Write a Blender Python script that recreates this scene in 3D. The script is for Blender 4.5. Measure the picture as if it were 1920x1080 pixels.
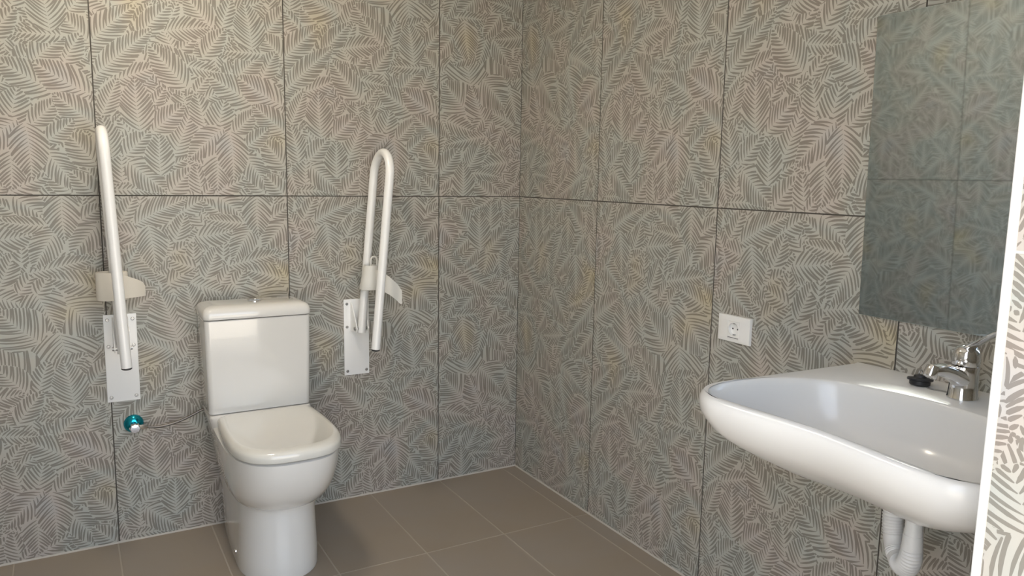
import bpy, bmesh, math, random
from mathutils import Vector, Matrix

for o in list(bpy.data.objects):
    bpy.data.objects.remove(o, do_unlink=True)
sc = bpy.context.scene
COL = sc.collection
PI = math.pi

# ------------------------------------------------------------------ camera
def make_camera():
    f_px, pos, yaw, pitch, roll = 1448.14, (-1.6808, -2.8672, 1.2783), 0.5222, -0.1414, 0.0167
    f = Vector((math.sin(yaw) * math.cos(pitch), math.cos(yaw) * math.cos(pitch), math.sin(pitch)))
    rt = Vector((math.cos(yaw), -math.sin(yaw), 0))
    up = rt.cross(f)
    r2 = rt * math.cos(roll) + up * math.sin(roll)
    u2 = up * math.cos(roll) - rt * math.sin(roll)
    cd = bpy.data.cameras.new('camera')
    cam = bpy.data.objects.new('camera', cd)
    COL.objects.link(cam)
    cd.sensor_width = 36.0
    cd.lens = f_px / 1920 * 36
    cd.clip_start = 0.02
    m = Matrix((r2, u2, -f)).transposed().to_4x4()
    m.translation = Vector(pos)
    cam.matrix_world = m
    sc.camera = cam
make_camera()

# ------------------------------------------------------------------ light
SKY_STRENGTH = 0.42
SUN_STRENGTH = 9.5
EXPOSURE = 1.19
LAMP = 26.0                        # the ceiling lamp's diffuser
def make_light():
    w = bpy.data.worlds.new('sky')
    sc.world = w
    w.use_nodes = True
    nt = w.node_tree
    nt.nodes.clear()
    out = nt.nodes.new('ShaderNodeOutputWorld')
    bg = nt.nodes.new('ShaderNodeBackground')
    sky = nt.nodes.new('ShaderNodeTexSky')
    sky.sky_type = 'NISHITA'
    sky.sun_disc = False
    sky.sun_elevation = math.radians(60)
    sky.sun_rotation = math.radians(307)
    sky.dust_density = 2.0
    bg.inputs['Strength'].default_value = SKY_STRENGTH
    hs = nt.nodes.new('ShaderNodeHueSaturation')            # thin high haze: a paler blue
    hs.inputs['Saturation'].default_value = 0.45
    nt.links.new(sky.outputs[0], hs.inputs['Color'])
    nt.links.new(hs.outputs[0], bg.inputs[0])
    nt.links.new(bg.outputs[0], out.inputs[0])
    ld = bpy.data.lights.new('sun', 'SUN')
    ld.energy = SUN_STRENGTH
    ld.angle = math.radians(0.53)
    ld.color = (1.0, 0.96, 0.90)
    s = bpy.data.objects.new('sun', ld)
    COL.objects.link(s)
    el = math.radians(60)          # the sun stands to the left, just behind the front of the building
    d = Vector((-.80 * math.cos(el), .60 * math.cos(el), math.sin(el)))
    s.rotation_euler = d.to_track_quat('Z', 'Y').to_euler()
    s.location = d * 12
make_light()
sc.view_settings.view_transform = 'Standard'
sc.view_settings.look = 'None'
sc.view_settings.exposure = EXPOSURE
sc.view_settings.gamma = 1
sc.view_settings.use_curve_mapping = False

# ------------------------------------------------------------------ materials
def mat(name, col, rough=0.5, metal=0.0, spec=0.5, coat=0.0, coat_rough=0.03):
    m = bpy.data.materials.new(name)
    m.use_nodes = True
    b = m.node_tree.nodes['Principled BSDF']
    b.inputs['Base Color'].default_value = (*col, 1)
    b.inputs['Roughness'].default_value = rough
    b.inputs['Metallic'].default_value = metal
    b.inputs['Specular IOR Level'].default_value = spec
    b.inputs['Coat Weight'].default_value = coat
    b.inputs['Coat Roughness'].default_value = coat_rough
    return m

def noise_col(m, scale, stops, detail=2.0, coord='Object', rough=0.5, off=(0, 0, 0)):
    """drive the base colour by a colour ramp over noise"""
    nt = m.node_tree
    b = nt.nodes['Principled BSDF']
    tc = nt.nodes.new('ShaderNodeTexCoord')
    mp = nt.nodes.new('ShaderNodeMapping')
    mp.inputs['Location'].default_value = off
    n = nt.nodes.new('ShaderNodeTexNoise')
    n.inputs['Scale'].default_value = scale
    n.inputs['Detail'].default_value = detail
    n.inputs['Roughness'].default_value = rough
    r = nt.nodes.new('ShaderNodeValToRGB')
    e = r.color_ramp.elements
    while len(e) < len(stops):
        e.new(0.5)
    for i, (p, c) in enumerate(stops):
        e[i].position = p
        e[i].color = (*c, 1)
    nt.links.new(tc.outputs[coord], mp.inputs[0])
    nt.links.new(mp.outputs[0], n.inputs['Vector'])
    nt.links.new(n.outputs['Fac'], r.inputs[0])
    nt.links.new(r.outputs[0], b.inputs['Base Color'])
    return r

def scaled(c, k):
    return tuple(x * (k[i] if isinstance(k, tuple) else k) for i, x in enumerate(c))
TINTS = [(0.28, (0.455, 0.402, 0.285)), (0.40, (0.425, 0.402, 0.352)), (0.49, (0.397, 0.404, 0.372)),
         (0.56, (0.418, 0.400, 0.355)), (0.66, (0.438, 0.395, 0.355)), (0.76, (0.402, 0.395, 0.382))]
DARK = 0.50
def tint_mat(name, k):
    m = mat(name, (0.4, 0.4, 0.36), rough=0.42, spec=0.35)
    noise_col(m, 4.6, [(p, scaled(c, k)) for p, c in TINTS], detail=1.5, off=(3.1, 7.7, 1.3))
    return m
M_LIGHT = tint_mat('tile_print_light', 1.10)
M_DARK = tint_mat('tile_print_dark', (1.13 * DARK, 1.09 * DARK, 1.05 * DARK))
M_TILE_EDGE = mat('tile_body', (0.16, 0.145, 0.125), rough=0.7)
M_GROUT = mat('dark_grout', (0.075, 0.068, 0.058), rough=0.9)
M_FLOOR = mat('floor_tile', (0.2, 0.17, 0.14), rough=0.42, spec=0.4)
noise_col(M_FLOOR, 2.3, [(0.25, (0.30, 0.245, 0.185)), (0.5, (0.32, 0.27, 0.215)), (0.75, (0.315, 0.28, 0.245))], detail=6, rough=0.6)
M_FGROUT = mat('floor_grout', (0.43, 0.38, 0.32), rough=0.85)
M_CAULK = mat('pale_grout', (0.50, 0.47, 0.42), rough=0.7)
M_CEIL = mat('ceiling_paint', (0.82, 0.80, 0.76), rough=0.85)
M_RENDER = mat('outer_render', (0.72, 0.68, 0.6), rough=0.9)
M_GROUND = mat('paving', (0.52, 0.44, 0.33), rough=0.9)
noise_col(M_GROUND, 6, [(0.3, (0.49, 0.445, 0.375)), (0.7, (0.57, 0.52, 0.44))], detail=6)
M_CERAMIC = mat('white_ceramic', (0.785, 0.77, 0.735), rough=0.12, coat=0.7, coat_rough=0.03)
M_CERAMIC2 = mat('basin_ceramic', (0.76, 0.755, 0.735), rough=0.22, coat=0.2, coat_rough=0.05)
M_SEAT = mat('seat_plastic', (0.77, 0.755, 0.70), rough=0.09, coat=0.5, coat_rough=0.03)
M_WHITE = mat('white_powder_coat', (0.92, 0.92, 0.91), rough=0.28, coat=0.3, coat_rough=0.1)
M_CREAM = mat('cream_plastic', (0.80, 0.75, 0.66), rough=0.4)
M_OFFW = mat('offwhite_plastic', (0.78, 0.77, 0.73), rough=0.4)
M_PVC = mat('white_pvc', (0.80, 0.80, 0.79), rough=0.4)
M_CHROME = mat('chrome', (0.80, 0.80, 0.81), rough=0.08, metal=1.0)
M_STEEL = mat('screw_steel', (0.42, 0.42, 0.42), rough=0.35, metal=1.0)
M_TEAL = mat('teal_film_chrome', (0.02, 0.38, 0.50), rough=0.14, metal=0.9)
M_HOSE = mat('braided_steel', (0.17, 0.155, 0.14), rough=0.34, metal=0.85)
M_RUBBER = mat('black_rubber', (0.016, 0.017, 0.020), rough=0.42)
M_DARKP = mat('dark_plastic', (0.03, 0.03, 0.03), rough=0.5)
M_SOCKET = mat('socket_plastic', (0.86, 0.86, 0.84), rough=0.32)
M_TRIM = mat('trim_white', (0.88, 0.89, 0.89), rough=0.3)
M_MIRROR = mat('mirror_silver', (0.68, 0.78, 0.86), rough=0.03, metal=1.0)
M_GLASS_EDGE = mat('mirror_edge', (0.55, 0.62, 0.58), rough=0.25)

# ------------------------------------------------------------------ mesh helpers
def link(name, me, parent=None, loc=None):
    o = bpy.data.objects.new(name, me)
    COL.objects.link(o)
    if parent is not None:
        o.parent = parent
    if loc is not None:
        o.location = loc
    return o

def finish(bm, name, material, parent=None, loc=None, smooth=None, mats=None):
    bmesh.ops.recalc_face_normals(bm, faces=bm.faces[:])
    me = bpy.data.meshes.new(name)
    bm.to_mesh(me)
    bm.free()
    for m in (mats or [material]):
        me.materials.append(m)
    if smooth is not None:
        for p in me.polygons:
            p.use_smooth = True
        me.set_sharp_from_angle(angle=math.radians(smooth))
    return link(name, me, parent, loc)

def empty(name, loc, label, cat, group=None):
    o = bpy.data.objects.new(name, None)
    COL.objects.link(o)
    o.location = loc
    o.empty_display_size = 0.05
    o['label'] = label
    o['category'] = cat
    if group:
        o['group'] = group
    return o

def box(bm, lo, hi, bevel=0.0, seg=2):
    r = bmesh.ops.create_cube(bm, size=1.0)
    vs = r['verts']
    for v in vs:
        v.co = Vector([(lo[i] + hi[i]) / 2 + v.co[i] * (hi[i] - lo[i]) for i in range(3)])
    if bevel > 0:
        es = list({e for v in vs for e in v.link_edges})
        bmesh.ops.bevel(bm, geom=es, offset=bevel, segments=seg, affect='EDGES', profile=0.6)

def loft(bm, rings, closed=True, cap0=False, cap1=False):
    vr = [[bm.verts.new(p) for p in r] for r in rings]
    n = len(rings[0])
    for a, b in zip(vr[:-1], vr[1:]):
        for i in range(n if closed else n - 1):
            j = (i + 1) % n
            bm.faces.new((a[i], a[j], b[j], b[i]))
    if cap0:
        bm.faces.new(vr[0])
    if cap1:
        bm.faces.new(vr[-1])
    return vr

def tube(bm, path, rad, n=16, cap=True, squash=None):
    """sweep a circle (or an ellipse) along a polyline"""
    P = [Vector(p) for p in path]
    R = rad if isinstance(rad, (list, tuple)) else [rad] * len(P)
    T = []
    for i in range(len(P)):
        t = (P[min(i + 1, len(P) - 1)] - P[max(i - 1, 0)])
        T.append(t.normalized())
    nrm = T[0].cross(Vector((0, 0, 1)))
    if nrm.length < 1e-3:
        nrm = T[0].cross(Vector((1, 0, 0)))
    nrm.normalize()
    rings = []
    for i, p in enumerate(P):
        if i:
            ax = T[i - 1].cross(T[i])
            if ax.length > 1e-7:
                nrm = Matrix.Rotation(T[i - 1].angle(T[i]), 3, ax.normalized()) @ nrm
        bn = T[i].cross(nrm).normalized()
        k = squash if squash else 1.0
        rings.append([p + (nrm * math.cos(a) + bn * math.sin(a) * k) * R[i] for a in [2 * PI * q / n for q in range(n)]])
    loft(bm, rings, True, cap, cap)

def lathe(bm, prof, n=32, M=None, cap0=True, cap1=True):
    """prof: list of (radius, height) about z; M places it"""
    rings = []
    for r, h in prof:
        ring = [Vector((r * math.cos(2 * PI * q / n), r * math.sin(2 * PI * q / n), h)) for q in range(n)]
        rings.append([M @ v if M else v for v in ring])
    loft(bm, rings, True, cap0, cap1)

def frame(origin, zaxis, xhint=(1, 0, 0)):
    z = Vector(zaxis).normalized()
    x = Vector(xhint)
    x = (x - z * x.dot(z))
    if x.length < 1e-4:
        x = Vector((0, 1, 0)) - z * z.y
    x.normalize()
    y = z.cross(x)
    m = Matrix((x, y, z)).transposed().to_4x4()
    m.translation = Vector(origin)
    return m

def arc(c, r, a0, a1, n, ax, ay):
    c, ax, ay = Vector(c), Vector(ax), Vector(ay)
    return [c + ax * (r * math.cos(a0 + (a1 - a0) * i / n)) + ay * (r * math.sin(a0 + (a1 - a0) * i / n)) for i in range(n + 1)]

def bez(p0, p1, p2, p3, n):
    P = [Vector(p) for p in (p0, p1, p2, p3)]
    out = []
    for i in range(n + 1):
        t = i / n
        out.append(P[0] * (1 - t) ** 3 + P[1] * 3 * t * (1 - t) ** 2 + P[2] * 3 * t * t * (1 - t) + P[3] * t ** 3)
    return out

# ------------------------------------------------------------------ the leaf print of the wall tiles
TW, TH, J = 0.605, 1.200, 0.0039
LEAVES = "606 748 536 773 88;23 655 31 773 100;222 614 271 713 87;10 769 148 866 105;54 861 22 937 111;340 665 404 740 97;347 658 445 703 68;468 756 495 617 179;473 864 578 753 145;136 616 66 664 98;206 664 62 727 119;376 583 266 696 166;217 702 168 861 142;266 898 397 845 100;404 906 462 766 114;288 752 254 893 98;410 730 312 831 140;63 1123 102 1197 61;103 1066 39 1087 72;241 1138 324 1192 60;211 919 149 939 52;194 899 282 948 70;231 1026 152 948 60;65 963 104 1024 52;60 969 152 902 72;200 1027 219 1106 47;221 1043 255 1138 64;220 1006 264 1036 48;274 957 278 1042 49;282 951 198 986 59;102 1105 257 1186 88;140 1099 155 956 86;383 1136 315 1186 52;550 1132 558 1205 35;541 1117 611 1168 60;573 960 599 1033 55;608 877 552 967 72;363 890 408 957 59;411 882 448 941 52;313 911 359 1022 67;375 980 380 1045 48;294 1059 418 1080 77;368 1198 462 1121 76;470 1103 321 1120 50;595 1104 520 1011 87;399 955 577 994 61;482 1094 414 972 84;574 898 453 934 77;500 1210 501 1063 94;424 623 541 678 59;397 559 431 664 64;522 572 613 597 50;548 571 621 662 69;610 474 528 560 88;364 567 288 658 90;527 410 578 504 71;302 343 350 409 43;441 403 529 493 78;334 463 407 563 66;529 496 404 494 48;285 434 386 421 48;496 324 356 406 99;593 323 451 407 101;495 509 474 654 99;236 581 261 637 35;-32 448 125 603 89;131 504 238 628 72;226 541 355 563 75;57 371 186 426 68;9 382 172 535 77;279 363 175 488 93;20 253 69 374 58;70 43 74 192 72;44 122 18 252 73;40 0 103 37 45;44 18 199 10 37;199 85 287 135 43;204 1 285 90 78;228 133 292 301 96;162 205 264 303 75;82 129 156 214 73;90 111 197 19 92;186 73 187 200 84;131 213 122 375 94;331 234 308 342 75;323 104 269 122 35;316 4 299 103 67;319 1 367 60 40;531 2 459 67 53;359 4 465 61 64;370 137 366 21 86;373 220 398 326 91;425 216 501 300 62;603 224 498 313 88;464 140 548 22 81;601 -2 530 75 68;604 97 527 194 92;465 169 544 238 59;389 230 282 128 84;413 219 420 60 99"
def leaf_list():
    rnd = random.Random(11)
    L = []
    # filler leaves below
    nx, ny = 11, 21
    cells = [(i, j) for i in range(-1, nx + 1) for j in range(-1, ny + 1)]
    rnd.shuffle(cells)
    for i, j in cells:
        cx = (i + rnd.random()) * TW / nx
        cy = (j + rnd.random()) * TH / ny
        a = rnd.uniform(0, 2 * PI)
        ln = rnd.uniform(0.12, 0.18)
        d = Vector((math.cos(a), math.sin(a))) * ln / 2
        L.append((Vector((cx, cy)) - d, Vector((cx, cy)) + d, ln * rnd.uniform(0.42, 0.55)))
    for it in LEAVES.split(';'):
        a, b, c, d, w = [float(x) / 1000 for x in it.split()]
        p, q = Vector((a, b)), Vector((c, d))
        e = (q - p) * 0.06
        L.append((p - e * 0.6, q + e, w * 1.12))
    return L

def half_width(s):
    s = min(max(s, 0.0), 1.0)
    return max(math.sin(PI * s ** 0.80), 0.0) ** 0.72

def clip_poly(poly, u0, v0, u1, v1):
    for ax, lim, sg in ((0, u0, 1), (0, u1, -1), (1, v0, 1), (1, v1, -1)):
        out = []
        n = len(poly)
        for i in range(n):
            a, b = poly[i], poly[(i + 1) % n]
            da, db = (a[ax] - lim) * sg, (b[ax] - lim) * sg
            if da >= 0:
                out.append(a)
            if (da >= 0) != (db >= 0):
                t = da / (da - db)
                out.append((a[0] + (b[0] - a[0]) * t, a[1] + (b[1] - a[1]) * t))
        poly = out
        if len(poly) < 3:
            return []
    return poly

def build_print_polys():
    rnd = random.Random(5)
    leaves = leaf_list()
    info = []
    for p, q, w in leaves:
        ln = (q - p).length
        info.append((p, (q - p).normalized(), ln, w, (p + q) / 2, max(ln, w) / 2 + .006))
    def inside(k, pt):
        p, d, ln, w, c, r = info[k]
        e = pt - p
        x = e.dot(d)
        if x <= 0 or x >= ln:
            return False
        y = -e.x * d.y + e.y * d.x
        return abs(y) < half_width(x / ln) * w / 2 - 0.0006
    over = []
    lev = []
    for k in range(len(info)):
        near = [m for m in range(k) if (info[m][4] - info[k][4]).length < info[m][5] + info[k][5]]
        lev.append(1 + max([lev[m] for m in near], default=0))
        over.append([m for m in range(k + 1, len(info)) if (info[m][4] - info[k][4]).length < info[m][5] + info[k][5]])
    polys = []                                             # (level, dark?, [(u, v)...])
    for k, (p, d, ln, w, c, r) in enumerate(info):
        nv = Vector((-d.y, d.x))
        bend = rnd.uniform(-0.03, 0.03) * ln
        def P(x, y):
            s = x / ln
            return p + d * x + nv * (y + bend * 4 * s * (1 - s))
        def hid(pt):
            return any(inside(m, pt) for m in over[k])
        outline = [P(ln * i / 14, half_width(i / 14) * w / 2) for i in range(15)]
        outline += [P(ln * i / 14, -half_width(i / 14) * w / 2) for i in range(13, 0, -1)]
        if all(hid(o) for o in outline) and hid(P(ln / 2, 0)):
            continue
        polys.append((lev[k], 0, [tuple(o) for o in outline]))
        per = rnd.uniform(0.0112, 0.0132)
        for side in (1, -1):
            x0 = -0.55 * w + rnd.random() * 0.004
            while x0 < ln * 0.985:
                s0 = max(0.0, x0 / ln)
                ang = math.radians(66 - 24 * s0 + rnd.uniform(-4, 4))
                bow = rnd.uniform(1.0, 1.5)
                # march to the margin
                pts = []
                t = 0.0013
                while t < w:
                    x = x0 + t * math.cos(ang) + bow * t * t * .5 / max(w, .02)
                    y = t * math.sin(ang)
                    if x < ln * .02 or (x < ln * .3 and y > half_width(x / ln) * w / 2 - 0.0006 and not pts):
                        t += 0.0010
                        continue
                    if x >= ln * 0.995 or y > half_width(x / ln) * w / 2 - 0.0006:
                        break
                    pts.append((x, y))
                    t += 0.0010
                if len(pts) >= 3:
                    step = max(1, len(pts) // 5)
                    sel = pts[::step]
                    if sel[-1] != pts[-1]:
                        sel.append(pts[-1])
                    world = [P(x, y * side) for x, y in sel]
                    if not all(hid(o) for o in world):
                        m = len(sel)
                        wm = per * 0.230 * rnd.uniform(0.86, 1.14)
                        a, b = [], []
                        for i in range(m):
                            t1 = i / (m - 1)
                            hw = wm * min(1.0, 0.28 + t1 * 1.9) * (1.0 if t1 < 0.9 else 0.6) * rnd.uniform(.88, 1.1)
                            tg = (world[min(i + 1, m - 1)] - world[max(i - 1, 0)])
                            tg.normalize()
                            n2 = Vector((-tg.y, tg.x)) * hw
                            a.append(tuple(world[i] + n2))
                            b.append(tuple(world[i] - n2))
                        e = world[-1] + (world[-1] - world[-2]).normalized() * wm * 0.5
                        polys.append((lev[k], 1, a + [tuple(e)] + b[::-1]))
                x0 += per * rnd.uniform(0.92, 1.08)
    return polys
PRINT = build_print_polys()
LAYER = 1.3e-5
_print_cache, _tile_cache = {}, {}

def print_mesh(u0, v0, u1, v1, flip):
    """the print cut to one tile: u, v are local x, z; the face looks along -y"""
    key = (round(u0, 4), round(v0, 4), round(u1, 4), round(v1, 4), flip)
    if key in _print_cache:
        return _print_cache[key]
    V, F, MI = [], [], []
    def put(poly, h, mi):
        if flip:
            poly = [(TW - a, TH - b) for a, b in poly]
        poly = clip_poly(poly, u0, v0, u1, v1)
        if len(poly) < 3:
            return
        area = sum(poly[i][0] * poly[(i + 1) % len(poly)][1] - poly[(i + 1) % len(poly)][0] * poly[i][1] for i in range(len(poly)))
        if abs(area) < 2e-7:
            return
        if area < 0:
            poly = poly[::-1]
        n = len(V)
        V.extend([(a, -h, b) for a, b in poly])
        F.append(tuple(range(n, n + len(poly))))
        MI.append(mi)
    put([(-1, -1), (2, -1), (2, 2), (-1, 2)], 0.00008, 0)
    for k, (lv, dk, poly) in enumerate(PRINT):          # neighbouring stripes never share a plane
        put(poly, 0.0001 + LAYER * (lv + 0.5 * dk) + (k % 12) * 5e-7 * dk, dk)
    me = bpy.data.meshes.new('leaf_print')
    me.from_pydata(V, [], F)
    me.materials.append(M_LIGHT)
    me.materials.append(M_DARK)
    me.polygons.foreach_set('material_index', MI)
    me.update()
    _print_cache[key] = me
    return me

def tile_mesh(u0, v0, u1, v1):
    key = (round(u0, 4), round(v0, 4), round(u1, 4), round(v1, 4))
    if key not in _tile_cache:
        bm = bmesh.new()
        box(bm, (u0, 0.0, v0), (u1, 0.006, v1))
        me = bpy.data.meshes.new('tile')
        bm.to_mesh(me)
        bm.free()
        me.materials.append(M_TILE_EDGE)
        _tile_cache[key] = me
    return _tile_cache[key]

def wall_tile(parent, origin, rotz, u0, u1, v0, v1, flip=False):
    """one tile whose full-size lower left corner is at origin; u0..u1, v0..v1 is what is left of it"""
    h = J / 2
    a = (u0 + h, v0 + h, u1 - h, v1 - h)
    t = link('tile', tile_mesh(*a), parent, origin)
    t.rotation_euler = (0, 0, rotz)
    p = link('leaf_print', print_mesh(*a, flip), t)
    p['kind'] = 'stuff'
    return t

def structure(name, bm, m):
    o = finish(bm, name, m)
    o['kind'] = 'structure'
    return o

# ------------------------------------------------------------------ the room
W, D, H = 2.193, 2.35, 2.40        # width, depth, height inside the tiles
XJ, XL, DH, T = -0.69, -2.00, 2.12, 0.10   # door jamb x right/left, door height, wall thickness
S = 0.0009                          # wall body starts this far behind the tile face

bm = bmesh.new(); box(bm, (-W - .15, S, -.1), (.15, .15, H)); wb = structure('wall_back', bm, M_GROUT)
bm = bmesh.new(); box(bm, (S, -D - T, -.1), (.15, S, H)); wr = structure('wall_right', bm, M_GROUT)
bm = bmesh.new(); box(bm, (-W - .15, -D - T, -.1), (-W - S, S, H)); wl = structure('wall_left', bm, M_GROUT)
bm = bmesh.new()
box(bm, (XJ + S, -D - T, -.1), (S, -D - S, H))
box(bm, (-W - S, -D - T, -.1), (XL - S, -D - S, H))
box(bm, (XL - S, -D - T, DH), (XJ + S, -D - S, H))
wf = structure('wall_front', bm, M_RENDER)
bm = bmesh.new(); box(bm, (-W - .5, -D - T, H), (.5, .5, H + .18)); structure('ceiling', bm, M_CEIL)

def downlight(x, y):
    c = bpy.data.objects['ceiling']
    bm = bmesh.new()
    lathe(bm, [(.135, H - .0005), (.150, H - .0005), (.150, H - .010), (.146, H - .014), (.138, H - .014), (.135, H - .008)], 40, Matrix.Translation((x, y, 0)), False, False)
    finish(bm, 'lamp_ring', M_TRIM, c, smooth=40)
    bm = bmesh.new()
    lathe(bm, [(.1345, H - .001), (.1345, H - .009), (.10, H - .0095), (.03, H - .0095)], 40, Matrix.Translation((x, y, 0)))
    m = mat('lamp_diffuser', (.9, .9, .9), rough=.5)
    b = m.node_tree.nodes['Principled BSDF']
    b.inputs['Emission Color'].default_value = (1.0, .88, .71, 1)
    b.inputs['Emission Strength'].default_value = LAMP
    finish(bm, 'lamp_diffuser', m, c, smooth=40)
downlight(-1.45, -.68)

XS = [-W, -1.588, -0.983, -0.378, 0.0]
for r in range(2):
    for i in range(4):
        u1 = min(TW, XS[i + 1] - XS[i])
        wall_tile(wb, (XS[i], 0, r * TH), 0, 0, u1, 0, TH, flip=(i == 3))
YS = [0.0, -0.5615, -1.1667, -1.7719, -D]
for r in range(2):
    for i in range(4):
        w_ = YS[i] - YS[i + 1]
        u0 = TW - w_ if i == 0 else 0.0
        wall_tile(wr, (0, YS[i] + u0, r * TH), -PI / 2, u0, u0 + min(w_, TW), 0, TH, flip=(i == 0))
YL = [-D, -1.815, -1.21, -0.605, 0.0]
for r in range(2):
    for i in range(4):
        w_ = YL[i + 1] - YL[i]
        u0 = TW - w_ if i == 0 else 0.0
        wall_tile(wl, (-W, YL[i] - u0, r * TH), PI / 2, u0, TW, 0, TH)
# front wall, inside face (looks along +y) and the door reveal
for r in range(2):
    wall_tile(wf, (0, -D, r * TH), PI, 0, TW, 0, TH)
    wall_tile(wf, (-TW, -D, r * TH), PI, 0, -XJ - TW - .012, 0, TH)
    wall_tile(wf, (XL, -D, r * TH), PI, 0, W + XL, 0, TH)
for r, v1 in ((0, TH), (1, DH - TH)):
    wall_tile(wf, (XJ, -D - .012, r * TH), -PI / 2, 0, T - .012, 0, v1)
    wall_tile(wf, (XL, -D - T, r * TH), PI / 2, 0, T, 0, v1)
wall_tile(wf, (XJ, -D, TH), PI, 0, TW, DH - TH, TH)
wall_tile(wf, (XJ - TW, -D, TH), PI, 0, XJ - XL - TW, DH - TH, TH)

# floor: 30 x 60 tiles in a straight grid
bm = bmesh.new(); box(bm, (-W - S, -D - T, -.1), (S, S, -.0007)); fl = structure('floor', bm, M_FGROUT)
FX = [0.0, -0.0665, -0.372, -0.677, -0.982, -1.287, -1.592, -1.897, -W]
FY = [0.0, -0.567, -1.169, -1.771, -D - T]
_ft = {}
for i in range(len(FX) - 1):
    for j in range(len(FY) - 1):
        w_, d_ = FX[i] - FX[i + 1], FY[j] - FY[j + 1]
        key = (round(w_, 4), round(d_, 4))
        if key not in _ft:
            bm = bmesh.new()
            h = .0024
            box(bm, (h, -d_ + h, -.008), (w_ - h, -h, 0), bevel=.0006, seg=1)
            me = bpy.data.meshes.new('tile'); bm.to_mesh(me); bm.free(); me.materials.append(M_FLOOR)
            _ft[key] = me
        link('tile', _ft[key], fl, (FX[i + 1], FY[j], 0))
# grout fillets where the walls meet the floor, white corner trim of the doorway
bm = bmesh.new()
loft(bm, [[(x, 0, .006), (x, -.0045, .0002), (x, 0, 0)] for x in (-W, 0)], True, True, True)
structure('trim_1', bm, M_CAULK)
bm = bmesh.new()
loft(bm, [[(0, y, .006), (-.0045, y, .0002), (0, y, 0)] for y in (0, -D)], True, True, True)
structure('trim_2', bm, M_CAULK)
bm = bmesh.new()
prof = [(XJ + .012, -D), (XJ + .007, -D + .0006)] + [(XJ + .004 - .0045 * math.sin(a), -D - .004 + .0045 * math.cos(a)) for a in [PI / 2 * k / 6 for k in range(7)]]
prof += [(XJ - .0006, -D - .008), (XJ, -D - .0125), (XJ + .008, -D - .0125), (XJ + .012, -D - .008)]
loft(bm, [[(x, y, z) for x, y in prof] for z in (0.0, DH)], True, True, True)
tr = finish(bm, 'trim_3', M_TRIM, smooth=40); tr['kind'] = 'structure'
bm = bmesh.new(); box(bm, (-14, -22, -.16), (12, -D - T, -.02)); structure('ground', bm, M_GROUND)

# ------------------------------------------------------------------ toilet
TX = -1.122
def dring(cx, z, w, wb, yb, yell, yf, n=22, nb=5, ns=6, ex=2.25, rc=.02):
    """D outline: straight back at yb, flanks to yell, round front at yf"""
    pts = []
    # back edge from left to right
    for i in range(nb):
        t = -1 + 2 * i / (nb - 1)
        pts.append((cx + t * (wb - rc), yb, z))
    for i in range(1, 4):
        a = PI / 2 * i / 4
        pts.append((cx + wb - rc + rc * math.sin(a), yb - rc + rc * math.cos(a), z))
    for i in range(ns):
        t = i / ns
        pts.append((cx + wb + (w - wb) * math.sin(t * PI / 2), yb - rc + (yell - yb + rc) * t, z))
    for i in range(n + 1):
        a = PI * i / n
        c, s = math.cos(a), math.sin(a)
        x = math.copysign(abs(c) ** (2 / ex), c) * w
        y = yell + (yf - yell) * abs(s) ** (2 / ex)
        pts.append((cx + x, y, z))
    for i in range(ns - 1, -1, -1):
        t = i / ns
        pts.append((cx - wb - (w - wb) * math.sin(t * PI / 2), yb - rc + (yell - yb + rc) * t, z))
    for i in range(3, 0, -1):
        a = PI / 2 * i / 4
        pts.append((cx - wb + rc - rc * math.sin(a), yb - rc + rc * math.cos(a), z))
    return pts

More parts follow.
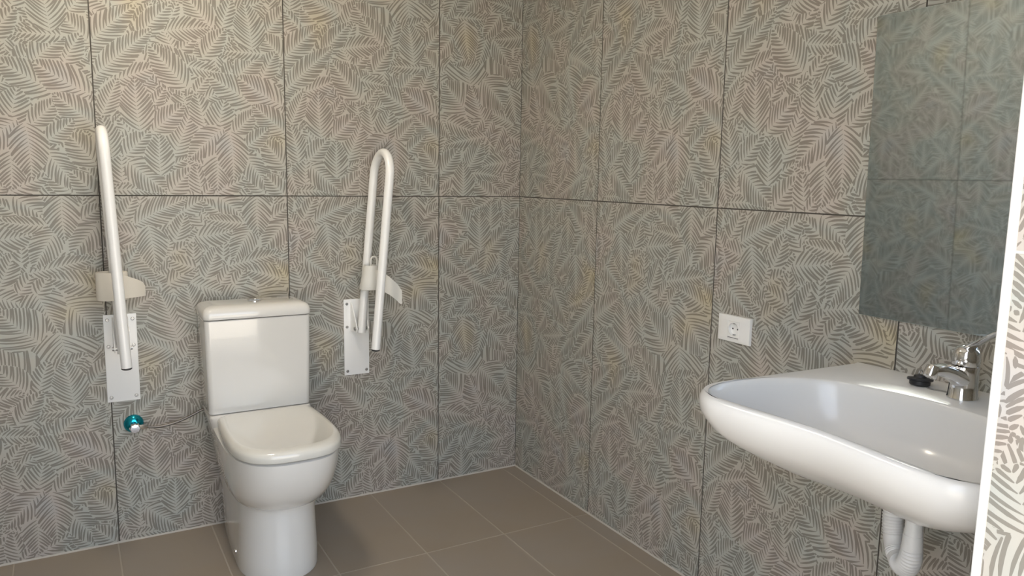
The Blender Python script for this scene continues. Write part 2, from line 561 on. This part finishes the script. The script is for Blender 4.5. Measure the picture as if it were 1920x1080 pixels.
def toilet():
    t = empty('toilet', (TX, -.3, 0), 'white close-coupled ceramic toilet with closed lid against the back wall', 'toilet')
    off = Vector((-TX, .3, 0))
    def part(bm, name, m, smooth=35, parent=t):
        bmesh.ops.translate(bm, verts=bm.verts[:], vec=off)
        return finish(bm, name, m, parent, smooth=smooth)
    bc = TX - .012
    bm = bmesh.new()
    rings = []
    #        z     w     wb    yell   yf
    prof = [(.0005, .127, .112, -.36, -.532), (.010, .128, .113, -.36, -.534), (.06, .127, .116, -.36, -.528), (.12, .124, .121, -.35, -.520),
            (.18, .121, .127, -.345, -.514), (.210, .1205, .131, -.34, -.513), (.2135, .1205, .1315, -.34, -.5135),
            (.2155, .1235, .132, -.342, -.521), (.220, .1285, .133, -.345, -.532), (.232, .1405, .136, -.35, -.560), (.252, .1520, .140, -.36, -.588),
            (.280, .1615, .146, -.37, -.614), (.315, .1685, .153, -.37, -.635), (.350, .1725, .160, -.37, -.647), (.385, .1740, .166, -.37, -.651),
            (.397, .1735, .166, -.37, -.651), (.402, .166, .160, -.37, -.644)]
    prof = [(z * 1.058 if z > .1 else z, w, wb, ye, yf + .017 * min(1, z / .3)) for z, w, wb, ye, yf in prof]
    for z, w, wb, ye, yf in prof:
        k = min(1, z / .40)
        rings.append(dring(bc + (TX - bc) * k, z, w, wb, -.004, ye, yf, ex=2.15 + .5 * max(0, (z - .2) / .2)))
    loft(bm, rings, True, True, True)
    part(bm, 'pan', M_CERAMIC, 50)
    # raised shelf carrying the cistern, behind the seat
    bm = bmesh.new()
    rings = []
    for z, w, yf, r in ((.36, .150, -.188, .03), (.40, .160, -.191, .03), (.425, .1675, -.193, .03), (.443, .1715, -.194, .03), (.454, .1725, -.193, .03), (.4595, .170, -.190, .03), (.4615, .165, -.185, .03)):
        ring = []
        for cx_, cy_, a0 in ((w - r, yf + r, -PI / 2), (w - r, -.006 - .004, 0), (-w + r, -.010, PI / 2), (-w + r, yf + r, PI)):
            rr = r if cy_ < -.05 else .004
            xx = cx_ if rr == r else math.copysign(w - rr, cx_)
            for i in range(6):
                a = a0 + PI / 2 * i / 5
                ring.append((TX - .008 + xx + rr * math.cos(a), cy_ + rr * math.sin(a), z))
        rings.append(ring)
    loft(bm, rings, True, True, True)
    part(bm, 'cistern_shelf', M_CERAMIC)
    # seat ring and lid
    YB = -.1945
    bm = bmesh.new()
    spec = [(.4275, .163, -.618), (.4285, .166, -.623), (.433, .167, -.625), (.435, .163, -.620)]
    loft(bm, [dring(TX, z, w, w - .006, YB, -.39, yf, ex=2.7, rc=.02) for z, w, yf in spec], True, True, True)
    part(bm, 'seat', M_SEAT)
    bm = bmesh.new()
    spec = [(.4305, .1695, 0, -.634), (.4310, .1715, 0, -.638), (.434, .1725, 0, -.6395), (.448, .1725, 0, -.640), (.4545, .1712, .001, -.638), (.4602, .1675, .002, -.632), (.4640, .162, .004, -.623),
            (.4660, .156, .006, -.6135), (.4667, .152, .008, -.607), (.4664, .1495, .0095, -.603), (.4662, .149, .010, -.602)]
    loft(bm, [dring(TX, z, w, w - .010, YB - dy, -.40, yf, ex=2.95, rc=.014) for z, w, dy, yf in spec], True, False, True)
    part(bm, 'seat_lid', M_SEAT, 30)
    for sx in (-1, 1):
        bm = bmesh.new()
        tube(bm, [(TX + sx * .050, -.1975, .452), (TX + sx * .095, -.1975, .452)], .0075, 14)
        part(bm, 'hinge', M_SEAT)
    # cistern
    CX, CW = TX - .009, .1765
    bm = bmesh.new()
    def rr(w, yf, z, r, yb=-.006):
        ring = []
        for qx, qy, a0 in ((w - r, yf + r, -PI / 2), (w - .006, yb - .006, 0), (-w + .006, yb - .006, PI / 2), (-w + r, yf + r, PI)):
            q = r if qy < -.1 else .006
            for i in range(8):
                a = a0 + PI / 2 * i / 7
                ring.append((CX + qx + q * math.cos(a), qy + q * math.sin(a), z))
        return ring
    loft(bm, [rr(.166, -.168, .4635, .015), rr(.170, -.171, .4655, .017), rr(.1715, -.172, .470, .017), rr(.1755, -.177, .70, .017), rr(.1765, -.178, .786, .017), rr(.174, -.176, .7885, .016)], True, True, True)
    part(bm, 'cistern', M_CERAMIC)
    bm = bmesh.new()
    spec = [(.174, -.176, .7905), (.1785, -.1805, .792), (.1795, -.1815, .796), (.1795, -.1815, .808), (.1780, -.179, .817), (.1740, -.174, .8245), (.166, -.165, .8305), (.154, -.153, .834), (.140, -.14, .8355)]
    loft(bm, [rr(w, yf, z, .022, -.005 - max(0, (.1795 - w) * .45)) for w, yf, z in spec], True, True, True)
    part(bm, 'cistern_lid', M_CERAMIC)
    b = None
    bm = bmesh.new()
    lathe(bm, [(.024, .8350), (.024, .8375), (.0225, .8392), (.0200, .8395), (.0195, .8388)], 32, Matrix.Translation((CX + .004, -.088, 0)))
    b = part(bm, 'flush_button', M_CHROME)
    bm = bmesh.new()
    box(bm, (CX - .0135, -.0890, .8385), (CX + .0215, -.0870, .8396))
    bmesh.ops.translate(bm, verts=bm.verts[:], vec=off)
    finish(bm, 'button_split', M_STEEL, b)
    bm = bmesh.new()
    m = frame((bc - .1275, -.335, .042), (-1, 0, .05))
    lathe(bm, [(.0085, -.003), (.0085, .002), (.007, .0045), (.004, .006), (.001, .0066)], 20, m)
    part(bm, 'bolt_cap', M_CHROME)
toilet()

# ------------------------------------------------------------------ folding grab bars
def grab_bar(px, lean, bottom, top, label, cream, side):
    t = empty('grab_bar', (px, 0, .655), label, 'grab bar', 'folding grab bars beside the toilet')
    def part(bm, name, m, smooth=35, parent=t):
        bmesh.ops.translate(bm, verts=bm.verts[:], vec=(-px, 0, -.655))
        return finish(bm, name, m, parent, smooth=smooth)
    z0, z1 = .505, .805
    bm = bmesh.new(); box(bm, (px - .05, -.005, z0), (px + .05, -.0004, z1), bevel=.0016)
    plate = part(bm, 'wall_plate', M_WHITE)
    for sx, sz in ((-.038, z1 - .018), (.038, z1 - .018), (-.038, .697), (.038, .697), (-.038, z0 + .016), (.038, z0 + .016)):
        bm = bmesh.new()
        lathe(bm, [(.0058, .0045), (.0056, .0064), (.0042, .0076), (.0018, .0077), (.0014, .0066)], 16, frame((px + sx, 0, sz), (0, -1, 0)))
        part(bm, 'screw', M_STEEL, parent=plate)
    zp, yr, yf_ = .700, -.066, -.232
    for sx in (-1, 1):
        bm = bmesh.new()
        a, b = px + sx * .0205, px + sx * .0245
        pts = [(-.004, .796), (-.020, .788), (-.074, .716), (-.080, .700), (-.074, .688), (-.004, .682)]
        loft(bm, [[(x, y, z) for y, z in pts] for x in (a, b)], True, True, True)
        part(bm, 'side_bracket', M_WHITE)
    bm = bmesh.new()
    tube(bm, [(px - .030, yr, zp), (px + .030, yr, zp)], .0065, 14)
    part(bm, 'pivot_pin', M_STEEL)
    R = (yr - yf_) / 2
    zc = top - R
    X = lambda z: px + lean * (z - zp)
    path = [(X(z), yr, z) for z in (.684, zp, .85, 1.0, 1.15, zc - .02)]
    path += [(X(p.z), p.y, p.z) for p in arc((0, (yr + yf_) / 2, zc), R, 0, PI, 20, (0, 1, 0), (0, 0, 1))]
    path += [(X(z), yf_, z) for z in (zc - .02, 1.15, 1.0, .85, bottom)]
    bm = bmesh.new(); tube(bm, path, .0158, 20)
    part(bm, 'rail', M_WHITE)
    bm = bmesh.new()
    lathe(bm, [(.0154, .002), (.0154, -.004), (.012, -.0065), (.004, -.007)], 20, Matrix.Translation((X(bottom), yf_, bottom)))
    part(bm, 'end_cap', M_DARKP)
    # paper roll holder clipped on the rear tube: sleeve and arm
    hm = M_CREAM if cream else M_OFFW
    bm = bmesh.new()
    zb, zt = (.868, .958) if cream else (.855, .945)
    cx0, cy0 = (X(.9) - .012, yr - .022) if cream else (X(.9) + .006, yr - .030)
    n = 40
    ra, rb = (.047, .036) if cream else (.036, .040)
    ring = lambda k, z, sh: [(cx0 + sh + ra * k * math.cos(2 * PI * i / n), cy0 + rb * k * math.sin(2 * PI * i / n), z) for i in range(n)]
    if cream:
        loft(bm, [ring(.86, zb, 0), ring(.97, zb, 0), ring(1.0, zb + .003, 0), ring(1.0, zt - .003, 0), ring(.97, zt, 0), ring(.88, zt, 0), ring(.86, zt - .003, 0), ring(.86, zb, 0)], True, False, False)
    else:
        loft(bm, [ring(.92, zb, -.002), ring(1.02, zb, -.002), ring(1.05, zb + .004, -.002), ring(.74, zt - .003, .004), ring(.70, zt, .004), ring(.60, zt, .004), ring(.58, zt - .003, .004), ring(.92, zb, -.002)], True, False, False)
    hold = part(bm, 'roll_holder', hm)
    bm = bmesh.new()
    if cream:
        rows = [(0.010, zt - .004, zb + .004, -.016), (.040, zt - .012, zb + .006, -.026), (.068, zt - .022, zb + .010, -.040), (.084, zt - .030, zb + .014, -.052), (.090, zt - .042, zb + .016, -.058)]
        secs = [[(cx0 + dx, cy0 + dy + .004, a), (cx0 + dx + .002, cy0 + dy - .003, a), (cx0 + dx + .002, cy0 + dy - .003, b), (cx0 + dx, cy0 + dy + .004, b)] for dx, a, b, dy in rows]
    else:
        rows = [(0.008, zt - .014, zb + .004, -.030), (.030, zt - .022, zb - .002, -.052), (.052, zt - .044, zb - .016, -.078), (.068, zt - .064, zb - .032, -.100), (.078, zt - .086, zb - .046, -.116)]
        secs = [[(cx0 + dx - .002, cy0 + dy + .004, a), (cx0 + dx + .003, cy0 + dy - .002, a), (cx0 + dx + .003, cy0 + dy - .002, b), (cx0 + dx - .002, cy0 + dy + .004, b)] for dx, a, b, dy in rows]
    loft(bm, secs, True, True, True)
    part(bm, 'holder_arm', hm, parent=hold)
    if not cream:
        bm = bmesh.new()
        hx, hy = cx0 + .014, cy0 - .006
        pth = [(hx - .012, hy, zt - .004), (hx - .012, hy, zt + .018)] + [tuple(p) for p in arc((hx, hy, zt + .020), .012, PI, 0, 8, (1, 0, 0), (0, 0, 1))] + [(hx + .012, hy, zt - .004)]
        tube(bm, pth, .0036, 10)
        part(bm, 'hook', hm, parent=hold)
grab_bar(-1.549, -.042, .672, 1.402, 'white folding grab bar with cream paper holder, left of the toilet', True, -1)
grab_bar(-.729, .092, .652, 1.362, 'white folding grab bar right of the toilet with hooked off-white paper holder', False, 1)

# ------------------------------------------------------------------ water valve and hose
def valve():
    vx, vz = -1.524, .421
    t = empty('angle_valve', (vx, 0, vz), 'small chrome stop valve with teal rosette low on the back wall', 'valve')
    def part(bm, name, m, smooth=35, parent=t):
        bmesh.ops.translate(bm, verts=bm.verts[:], vec=(-vx, 0, -vz))
        return finish(bm, name, m, parent, smooth=smooth)
    F = frame((vx, 0, vz), (0, -1, 0))
    bm = bmesh.new(); lathe(bm, [(.0315, .0003), (.0315, .003), (.029, .009), (.023, .015), (.015, .019), (.009, .020)], 36, F)
    part(bm, 'rosette', M_TEAL)
    bm = bmesh.new()
    tube(bm, [(vx, -.018, vz), (vx, -.052, vz)], .0085, 16)
    tube(bm, [(vx - .004, -.040, vz), (vx + .018, -.040, vz - .003)], .007, 14)
    part(bm, 'valve_body', M_CHROME)
    bm = bmesh.new()
    n = 24
    rings = []
    for h, k in ((.050, .8), (.052, 1), (.066, 1), (.069, .85), (.070, .3)):
        rings.append([F @ Vector(((.0165 * k) * (1 + .09 * math.cos(8 * 2 * PI * i / n)) * math.cos(2 * PI * i / n), (.0165 * k) * (1 + .09 * math.cos(8 * 2 * PI * i / n)) * math.sin(2 * PI * i / n), h)) for i in range(n)])
    loft(bm, rings, True, True, True)
    part(bm, 'knob', M_CHROME)
    h = empty('supply_hose', (vx + .02, -.04, vz), 'thin braided steel hose from the stop valve to behind the cistern', 'hose')
    def hpart(bm, name, m):
        bmesh.ops.translate(bm, verts=bm.verts[:], vec=(-vx - .02, .04, -vz))
        return finish(bm, name, m, h, smooth=40)
    bm = bmesh.new()
    pts = bez((vx + .036, -.041, vz - .005), (vx + .085, -.042, vz - .020), (vx + .145, -.040, vz - .004), (vx + .205, -.036, vz + .024), 24)
    pts += bez((vx + .205, -.036, vz + .024), (vx + .225, -.034, vz + .032), (vx + .26, -.05, vz + .043), (vx + .262, -.05, vz + .040), 8)[1:]
    tube(bm, pts, .0043, 12)
    hpart(bm, 'hose', M_HOSE)
    bm = bmesh.new(); tube(bm, [(vx + .016, -.040, vz - .003), (vx + .026, -.041, vz - .004), (vx + .040, -.041, vz - .0055)], [.0085, .0085, .006], 6)
    hpart(bm, 'ferrule', M_CHROME)
valve()

# ------------------------------------------------------------------ wash basin
SY = -1.985                                  # centre line of the basin
def basin():
    t = empty('wash_basin', (0, SY, .84), 'wide white wall-hung wash basin with curved front under the mirror', 'basin')
    def part(bm, name, m, smooth=45, parent=t):
        bmesh.ops.translate(bm, verts=bm.verts[:], vec=(0, -SY, -.84))
        return finish(bm, name, m, parent, smooth=smooth)
    N = 120
    # outer outline in (depth d from the wall, v across), half side then mirrored
    half = []
    for i in range(61):
        s = i / 60
        if s < .08:
            half.append((.0012, .312 * s / .08))
        elif s < .45:
            q = (s - .08) / .37
            half.append((.0012 + .44 * q, .314 + .020 * q ** 1.2))
        elif s < .68:
            a = (s - .45) / .23 * PI / 2
            half.append((.4412 + .1298 * math.sin(a) ** .95, .226 + .108 * math.cos(a)))
        else:
            q = (s - .68) / .32
            half.append((.571 - .018 * math.sin(q * PI / 2) ** 2, .226 * (1 - q)))
    outer = [(d, -v) for d, v in half] + [(d, v) for d, v in half[-2:0:-1]]   # from back centre round by -v
    n = len(outer)
    # bowl outline, same parameter
    hb = []
    ctrl = [(.170, 0), (.178, .07), (.195, .15), (.225, .225), (.300, .285), (.385, .312), (.460, .318), (.512, .303), (.540, .272), (.548, .23), (.545, .17), (.538, .09), (.534, 0)]
    def cat(P, m):
        Q = [(P[1][0], -P[1][1])] + P + [(P[-2][0], -P[-2][1])]
        # resample evenly by length
        fine = []
        for k in range(1, len(Q) - 2):
            for j in range(20):
                x = j / 20
                fine.append(tuple(.5 * (2 * Q[k][c] + (Q[k + 1][c] - Q[k - 1][c]) * x + (2 * Q[k - 1][c] - 5 * Q[k][c] + 4 * Q[k + 1][c] - Q[k + 2][c]) * x * x + (3 * Q[k][c] - Q[k - 1][c] - 3 * Q[k + 1][c] + Q[k + 2][c]) * x ** 3) for c in (0, 1)))
        fine.append(P[-1])
        ln = [0]
        for a, b in zip(fine[:-1], fine[1:]):
            ln.append(ln[-1] + math.dist(a, b))
        out, k = [], 0
        for i in range(m + 1):
            L = ln[-1] * i / m
            while k < len(ln) - 2 and ln[k + 1] < L:
                k += 1
            f = (L - ln[k]) / max(ln[k + 1] - ln[k], 1e-9)
            out.append((fine[k][0] + (fine[k + 1][0] - fine[k][0]) * f, fine[k][1] + (fine[k + 1][1] - fine[k][1]) * f))
        return out
    hb = cat(ctrl, 60)
    bowl = [(d, -v) for d, v in hb] + [(d, v) for d, v in hb[-2:0:-1]]
    cd, cv = .335, 0.0
    Zt = .842
    def ring(pts, z, k=1.0, c=(cd, cv), inset=0.0, zb=None):
        out = []
        for d, v in pts:
            dd, vv = c[0] + (d - c[0]) * k, c[1] + (v - c[1]) * k
            out.append((-max(dd, .0012), SY + vv, z))
        return out
    def oring(ins, z):
        """outer outline pushed in by ins, except along the wall"""
        out = []
        m = len(outer)
        for i in range(m):
            d, v = outer[i]
            d0, v0 = outer[i - 1]; d1, v1 = outer[(i + 1) % m]
            tx, ty = d1 - d0, v1 - v0
            l = math.hypot(tx, ty) or 1
            nx, ny = -ty / l, tx / l
            if (cd - d) * nx + (0 - v) * ny < 0:
                nx, ny = -nx, -ny
            k = min(1, max(0, (d - .004) / .06))
            vv = v + ny * ins * (1 if abs(v) > .02 or d > .1 else 0)
            out.append((-max(.0012, d + nx * ins * k), SY + vv, z))
        return out
    bm = bmesh.new()
    body = []
    c2 = (.27, 0)
    def blend(k, z, ins):
        """rounded underside: outline shrinks towards the drain"""
        o = oring(ins, z)
        out = []
        for x, y, zz in o:
            d, v = -x, y - SY
            dd, vv = c2[0] + (d - c2[0]) * k, v * k
            if d < .03:
                dd = d + (dd - d) * min(1, (1 - k) * 0.9)
            out.append((-max(.0012, dd), SY + vv, zz))
        return out
    rings = [blend(.22, .672, .02), blend(.40, .678, .02), blend(.58, .695, .02), blend(.72, .716, .02), blend(.83, .735, .018), blend(.905, .751, .016), blend(.955, .768, .012), blend(.985, .788, .007),
             oring(.003, .805), oring(.0005, .820), oring(.0008, .830), oring(.0045, .8375), oring(.010, .8415), oring(.0145, Zt)]
    # bowl: lip, then down to the drain
    rings += [ring(bowl, Zt + .0003, 1.012), ring(bowl, Zt - .0008, 1.0), ring(bowl, .8385, .986), ring(bowl, .828, .970), ring(bowl, .808, .950), ring(bowl, .782, .915), ring(bowl, .755, .85, (.33, 0)),
              ring(bowl, .735, .74, (.32, 0)), ring(bowl, .722, .58, (.30, 0)), ring(bowl, .714, .38, (.28, 0)), ring(bowl, .709, .18, (.262, 0)), ring(bowl, .7075, .085, (.255, 0))]
    loft(bm, rings, True, True, True)
    part(bm, 'basin_body', M_CERAMIC2, 60)
    bm = bmesh.new()
    lathe(bm, [(.012, .705), (.012, .7085), (.030, .7092), (.031, .7108), (.027, .712), (.014, .7105)], 28, Matrix.Translation((-.255, SY, 0)))
    part(bm, 'drain_ring', M_CHROME)
basin()

def faucet():
    fx, fy, fz = -.096, SY - .003, .8425
    t = empty('mixer_faucet', (fx, fy, fz), 'chrome single-lever mixer faucet standing on the wash basin deck', 'faucet')
    def part(bm, name, m, smooth=40, parent=t):
        bmesh.ops.translate(bm, verts=bm.verts[:], vec=(-fx, -fy, -fz))
        return finish(bm, name, m, parent, smooth=smooth)
    Mx = Matrix.Translation((fx, fy, fz))
    bm = bmesh.new()
    lathe(bm, [(.0295, .0), (.0300, .002), (.0295, .005), (.0280, .007), (.0268, .03), (.0265, .055), (.0270, .066), (.0265, .070)], 36, Mx)
    part(bm, 'body', M_CHROME)
    bm = bmesh.new()
    pth = bez((fx - .008, fy, fz + .040), (fx - .040, fy + .004, fz + .058), (fx - .062, fy + .008, fz + .070), (fx - .094, fy + .012, fz + .066), 14)
    tube(bm, pth, [.0225 - .0085 * i / 14 for i in range(15)], 20, squash=.85)
    part(bm, 'spout', M_CHROME)
    bm = bmesh.new()
    tip = pth[-1]
    dn = Vector((-.45, .05, -.9))
    lathe(bm, [(.0118, -.010), (.0130, -.006), (.0130, .012), (.0118, .014), (.010, .0145), (.009, .012)], 24, frame(tip, dn))
    part(bm, 'aerator', M_CHROME)
    bm = bmesh.new()
    Md = frame((fx, fy, fz + .071), (.05, -.04, 1))
    lathe(bm, [(.0255, .0), (.0265, .003), (.0268, .016), (.0250, .028), (.020, .036), (.011, .041), (.002, .042)], 36, Md)
    dome = part(bm, 'cartridge_cap', M_CHROME)
    bm = bmesh.new()
    lathe(bm, [(.0042, 0), (.0042, .0022), (.0030, .0028), (.0024, .0012)], 16, frame(Md @ Vector((-.0235, -.0125, .012)), (-.87, -.46, 0.1)))
    part(bm, 'set_screw', M_CHROME, parent=dome)
    bm = bmesh.new()
    p0 = Vector((fx, fy + .002, fz + .107))
    dirn = Vector((-.03, -.062, .042))
    side = dirn.cross(Vector((0, 0, 1))).normalized()
    upv = side.cross(dirn).normalized()
    rings = []
    for s, w, h in ((-.16, .008, .004), (-.10, .013, .0062), (.2, .0145, .0062), (.6, .0120, .0050), (1.0, .0100, .0042), (1.22, .0092, .0038), (1.28, .0070, .0020)):
        c = p0 + dirn * s - upv * .004
        rings.append([c + side * (w * math.cos(a)) + upv * (h * math.sin(a)) for a in [2 * PI * q / 16 for q in range(16)]])
    loft(bm, rings, True, True, True)
    part(bm, 'lever', M_CHROME)
faucet()

def plug():
    x, y, z = -.078, -1.884, .8424
    t = empty('sink_plug', (x, y, z), 'black rubber plug with chain lying on the basin deck left of the faucet', 'plug')
    def part(bm, name, m, parent=t):
        bmesh.ops.translate(bm, verts=bm.verts[:], vec=(-x, -y, -z))
        return finish(bm, name, m, parent, smooth=35)
    F = frame((x, y, z + .0012), (.10, .06, 1))
    bm = bmesh.new()
    lathe(bm, [(.018, -.001), (.021, .0015), (.0215, .009), (.026, .0105), (.0265, .014), (.0245, .0155), (.014, .0165), (.0125, .021), (.009, .0225), (.003, .023)], 28, F)
    part(bm, 'stopper', M_RUBBER)
    bm = bmesh.new()
    c = F @ Vector((0, 0, .022))
    tube(bm, [c + Vector((.006 * math.cos(a), 0, .005 + .006 * math.sin(a))) for a in [2 * PI * q / 16 for q in range(17)]], .0012, 8)
    part(bm, 'pull_ring', M_STEEL)
    # bead chain along the deck to the faucet
    bm = bmesh.new()
    pts = bez((x - .010, y - .024, z + .0022), (x - .018, y - .045, z + .0022), (x + .000, y - .060, z + .0022), (x - .010, y - .078, z + .0022), 20)
    for p in pts:
        bmesh.ops.create_icosphere(bm, subdivisions=1, radius=.0019, matrix=Matrix.Translation(p))
    part(bm, 'bead_chain', M_STEEL)
plug()

def trap():
    x, y = -.205, -1.978
    t = empty('drain_trap', (x, y, .45), 'white corrugated plastic drain trap under the wash basin', 'drain pipe')
    def part(bm, name, m=M_PVC, smooth=40, parent=t):
        bmesh.ops.translate(bm, verts=bm.verts[:], vec=(-x, -y, -.45))
        return finish(bm, name, m, parent, smooth=smooth)
    bm = bmesh.new()
    lathe(bm, [(.030, .672), (.031, .668), (.031, .640), (.0265, .634), (.0265, .628), (.0225, .622)], 28, Matrix.Translation((x - .02, y, 0)))
    lathe(bm, [(.0170, .64), (.0170, .575), (.0182, .572), (.0182, .530)], 28, Matrix.Translation((x, y, 0)))
    part(bm, 'tailpiece')
    bm = bmesh.new()
    lathe(bm, [(.0200, .636), (.0225, .632), (.0225, .606), (.0205, .602), (.0180, .600)], 28, Matrix.Translation((x, y, 0)))
    part(bm, 'coupling_nut')
    # corrugated hose: down, round and up into the wall
    p = [(x, y, .565), (x, y, .545), (x + .0005, y + .0005, .530)]
    b1 = bez((x + .001, y + .001, .522), (x + .006, y + .006, .462), (x + .068, y + .074, .446), (x + .078, y + .092, .512), 34)
    b2 = bez((x + .078, y + .092, .512), (x + .082, y + .102, .550), (x + .082, y + .102, .592), (x + .130, y + .108, .606), 16)
    b3 = bez((x + .130, y + .108, .606), (x + .150, y + .110, .611), (x + .175, y + .112, .612), (-.001, y + .112, .612), 6)
    base = [Vector(q) for q in p] + b1 + b2[1:] + b3[1:]
    # resample finely
    ln = [0]
    for a, b in zip(base[:-1], base[1:]):
        ln.append(ln[-1] + (b - a).length)
    pts, rad = [], []
    k, step = 0, .0016
    m = int(ln[-1] / step)
    for i in range(m + 1):
        L = ln[-1] * i / m
        while k < len(ln) - 2 and ln[k + 1] < L:
            k += 1
        f = (L - ln[k]) / max(ln[k + 1] - ln[k], 1e-9)
        pts.append(base[k].lerp(base[k + 1], f))
        corr = .0011 * math.cos(2 * PI * L / .0064)
        smooth_zone = (.135 < L < .155) or (.175 < L < .205)
        rad.append(.0190 + .0032 * min(1, L / .06) + (0 if (L < .03 or smooth_zone) else corr))
    bm = bmesh.new(); tube(bm, pts, rad, 24)
    part(bm, 'corrugated_hose', smooth=60)
    bm = bmesh.new()
    lathe(bm, [(.024, .0), (.036, .0008), (.035, .004), (.027, .008), (.0235, .009)], 28, frame((-.0004, y + .112, .612), (-1, 0, 0)))
    part(bm, 'wall_flange')
    # overflow elbow behind the tailpiece
    bm = bmesh.new()
    tube(bm, bez((x - .004, y - .004, .640), (x + .02, y - .045, .610), (x + .05, y - .060, .625), (x + .055, y - .065, .668), 16), .012, 14)
    part(bm, 'overflow_elbow')
trap()

# ------------------------------------------------------------------ mirror
def mirror():
    y0, y1, z0, hgt, lean = -1.668, -2.168, .961, .704, math.radians(1.37)
    t = empty('wall_mirror', (-.004, y0, z0), 'frameless rectangular mirror tilted slightly forward above the wash basin', 'mirror')
    t.rotation_euler = (0, -lean, 0)
    bm = bmesh.new(); box(bm, (0, y1 - y0, 0), (.0035, 0, hgt))
    finish(bm, 'backing', M_GLASS_EDGE, t)
    bm = bmesh.new(); box(bm, (-.0032, y1 - y0 + .0012, .0012), (-.0001, -.0012, hgt - .0012))
    finish(bm, 'mirror_glass', M_MIRROR, t)
    bm = bmesh.new()
    bm.free()
    for yy in (-.1, -.4):
        bm = bmesh.new(); box(bm, (.0036, yy - .02, hgt - .06), (.016, yy + .02, hgt - .02))
        finish(bm, 'tilt_bracket', M_STEEL, t)
mirror()

# ------------------------------------------------------------------ power socket
def socket():
    y0, y1, z0, z1 = -1.2045, -1.328, .812, .890
    yc, zc = -1.266, .851
    t = empty('power_socket', (0, yc, zc), 'white double-width power socket plate on the right wall beside the basin', 'socket')
    def part(bm, name, m, smooth=35, parent=t):
        bmesh.ops.translate(bm, verts=bm.verts[:], vec=(0, -yc, -zc))
        return finish(bm, name, m, parent, smooth=smooth)
    m8 = 10
    def rect(hy, hz, cz=zc):
        out = []
        for (ay, az), (by_, bz) in (((-1, -1), (1, -1)), ((1, -1), (1, 1)), ((1, 1), (-1, 1)), ((-1, 1), (-1, -1))):
            for i in range(m8):
                t_ = i / m8
                out.append((yc + hy * (ay + (by_ - ay) * t_), cz + hz * (az + (bz - az) * t_)))
        return out
    def circ(r):
        out = []
        for y_, z_ in rect(1, 1):
            a = math.atan2(z_ - zc, y_ - yc)
            out.append((yc + r * math.cos(a), zc + r * math.sin(a)))
        return out
    X = lambda L, x: [(x, a, b) for a, b in L]
    hy, hz = (y0 - y1) / 2, (z1 - z0) / 2
    iy, iz, icz = .0232, .0262, zc - .0035
    bm = bmesh.new()
    loft(bm, [X(rect(hy, hz), -.0003), X(rect(hy, hz), -.0075), X(rect(hy - .0006, hz - .0006), -.0088), X(rect(hy - .002, hz - .002), -.0095), X(rect(iy, iz, icz), -.0095), X(rect(iy, iz, icz), -.0006), X(rect(hy, hz), -.0003)])
    part(bm, 'plate', M_SOCKET)
    # insert with a round well
    bm = bmesh.new()
    e = .0005
    loft(bm, [X(rect(iy - e, iz - e, icz), -.0010), X(rect(iy - e, iz - e, icz), -.0092), X(rect(iy - .0012, iz - .0012, icz), -.0100), X(circ(.0205), -.0102), X(circ(.0197), -.0108), X(circ(.0187), -.0104), X(circ(.0182), -.0022), X(circ(.002), -.0020)], True, True, True)
    ins = part(bm, 'insert', M_SOCKET)
    for dy in (-.0095, .0095):
        bm = bmesh.new(); lathe(bm, [(.0026, .0016), (.0026, .0025), (.0018, .0026)], 14, frame((0, yc + dy, zc), (-1, 0, 0)))
        part(bm, 'pin_hole', M_DARKP, parent=ins)
    for dz in (-.0165, .0165):
        bm = bmesh.new(); box(bm, (-.0095, yc - .003, zc + dz - .0012), (-.0020, yc + .003, zc + dz + .0012), bevel=.0006, seg=1)
        part(bm, 'earth_clip', M_STEEL, parent=ins)
    bm = bmesh.new(); box(bm, (-.0103, yc - .021, zc - .0262), (-.0085, yc + .021, zc - .0246))
    part(bm, 'slot', M_DARKP)
socket()

bpy.context.view_layer.update()
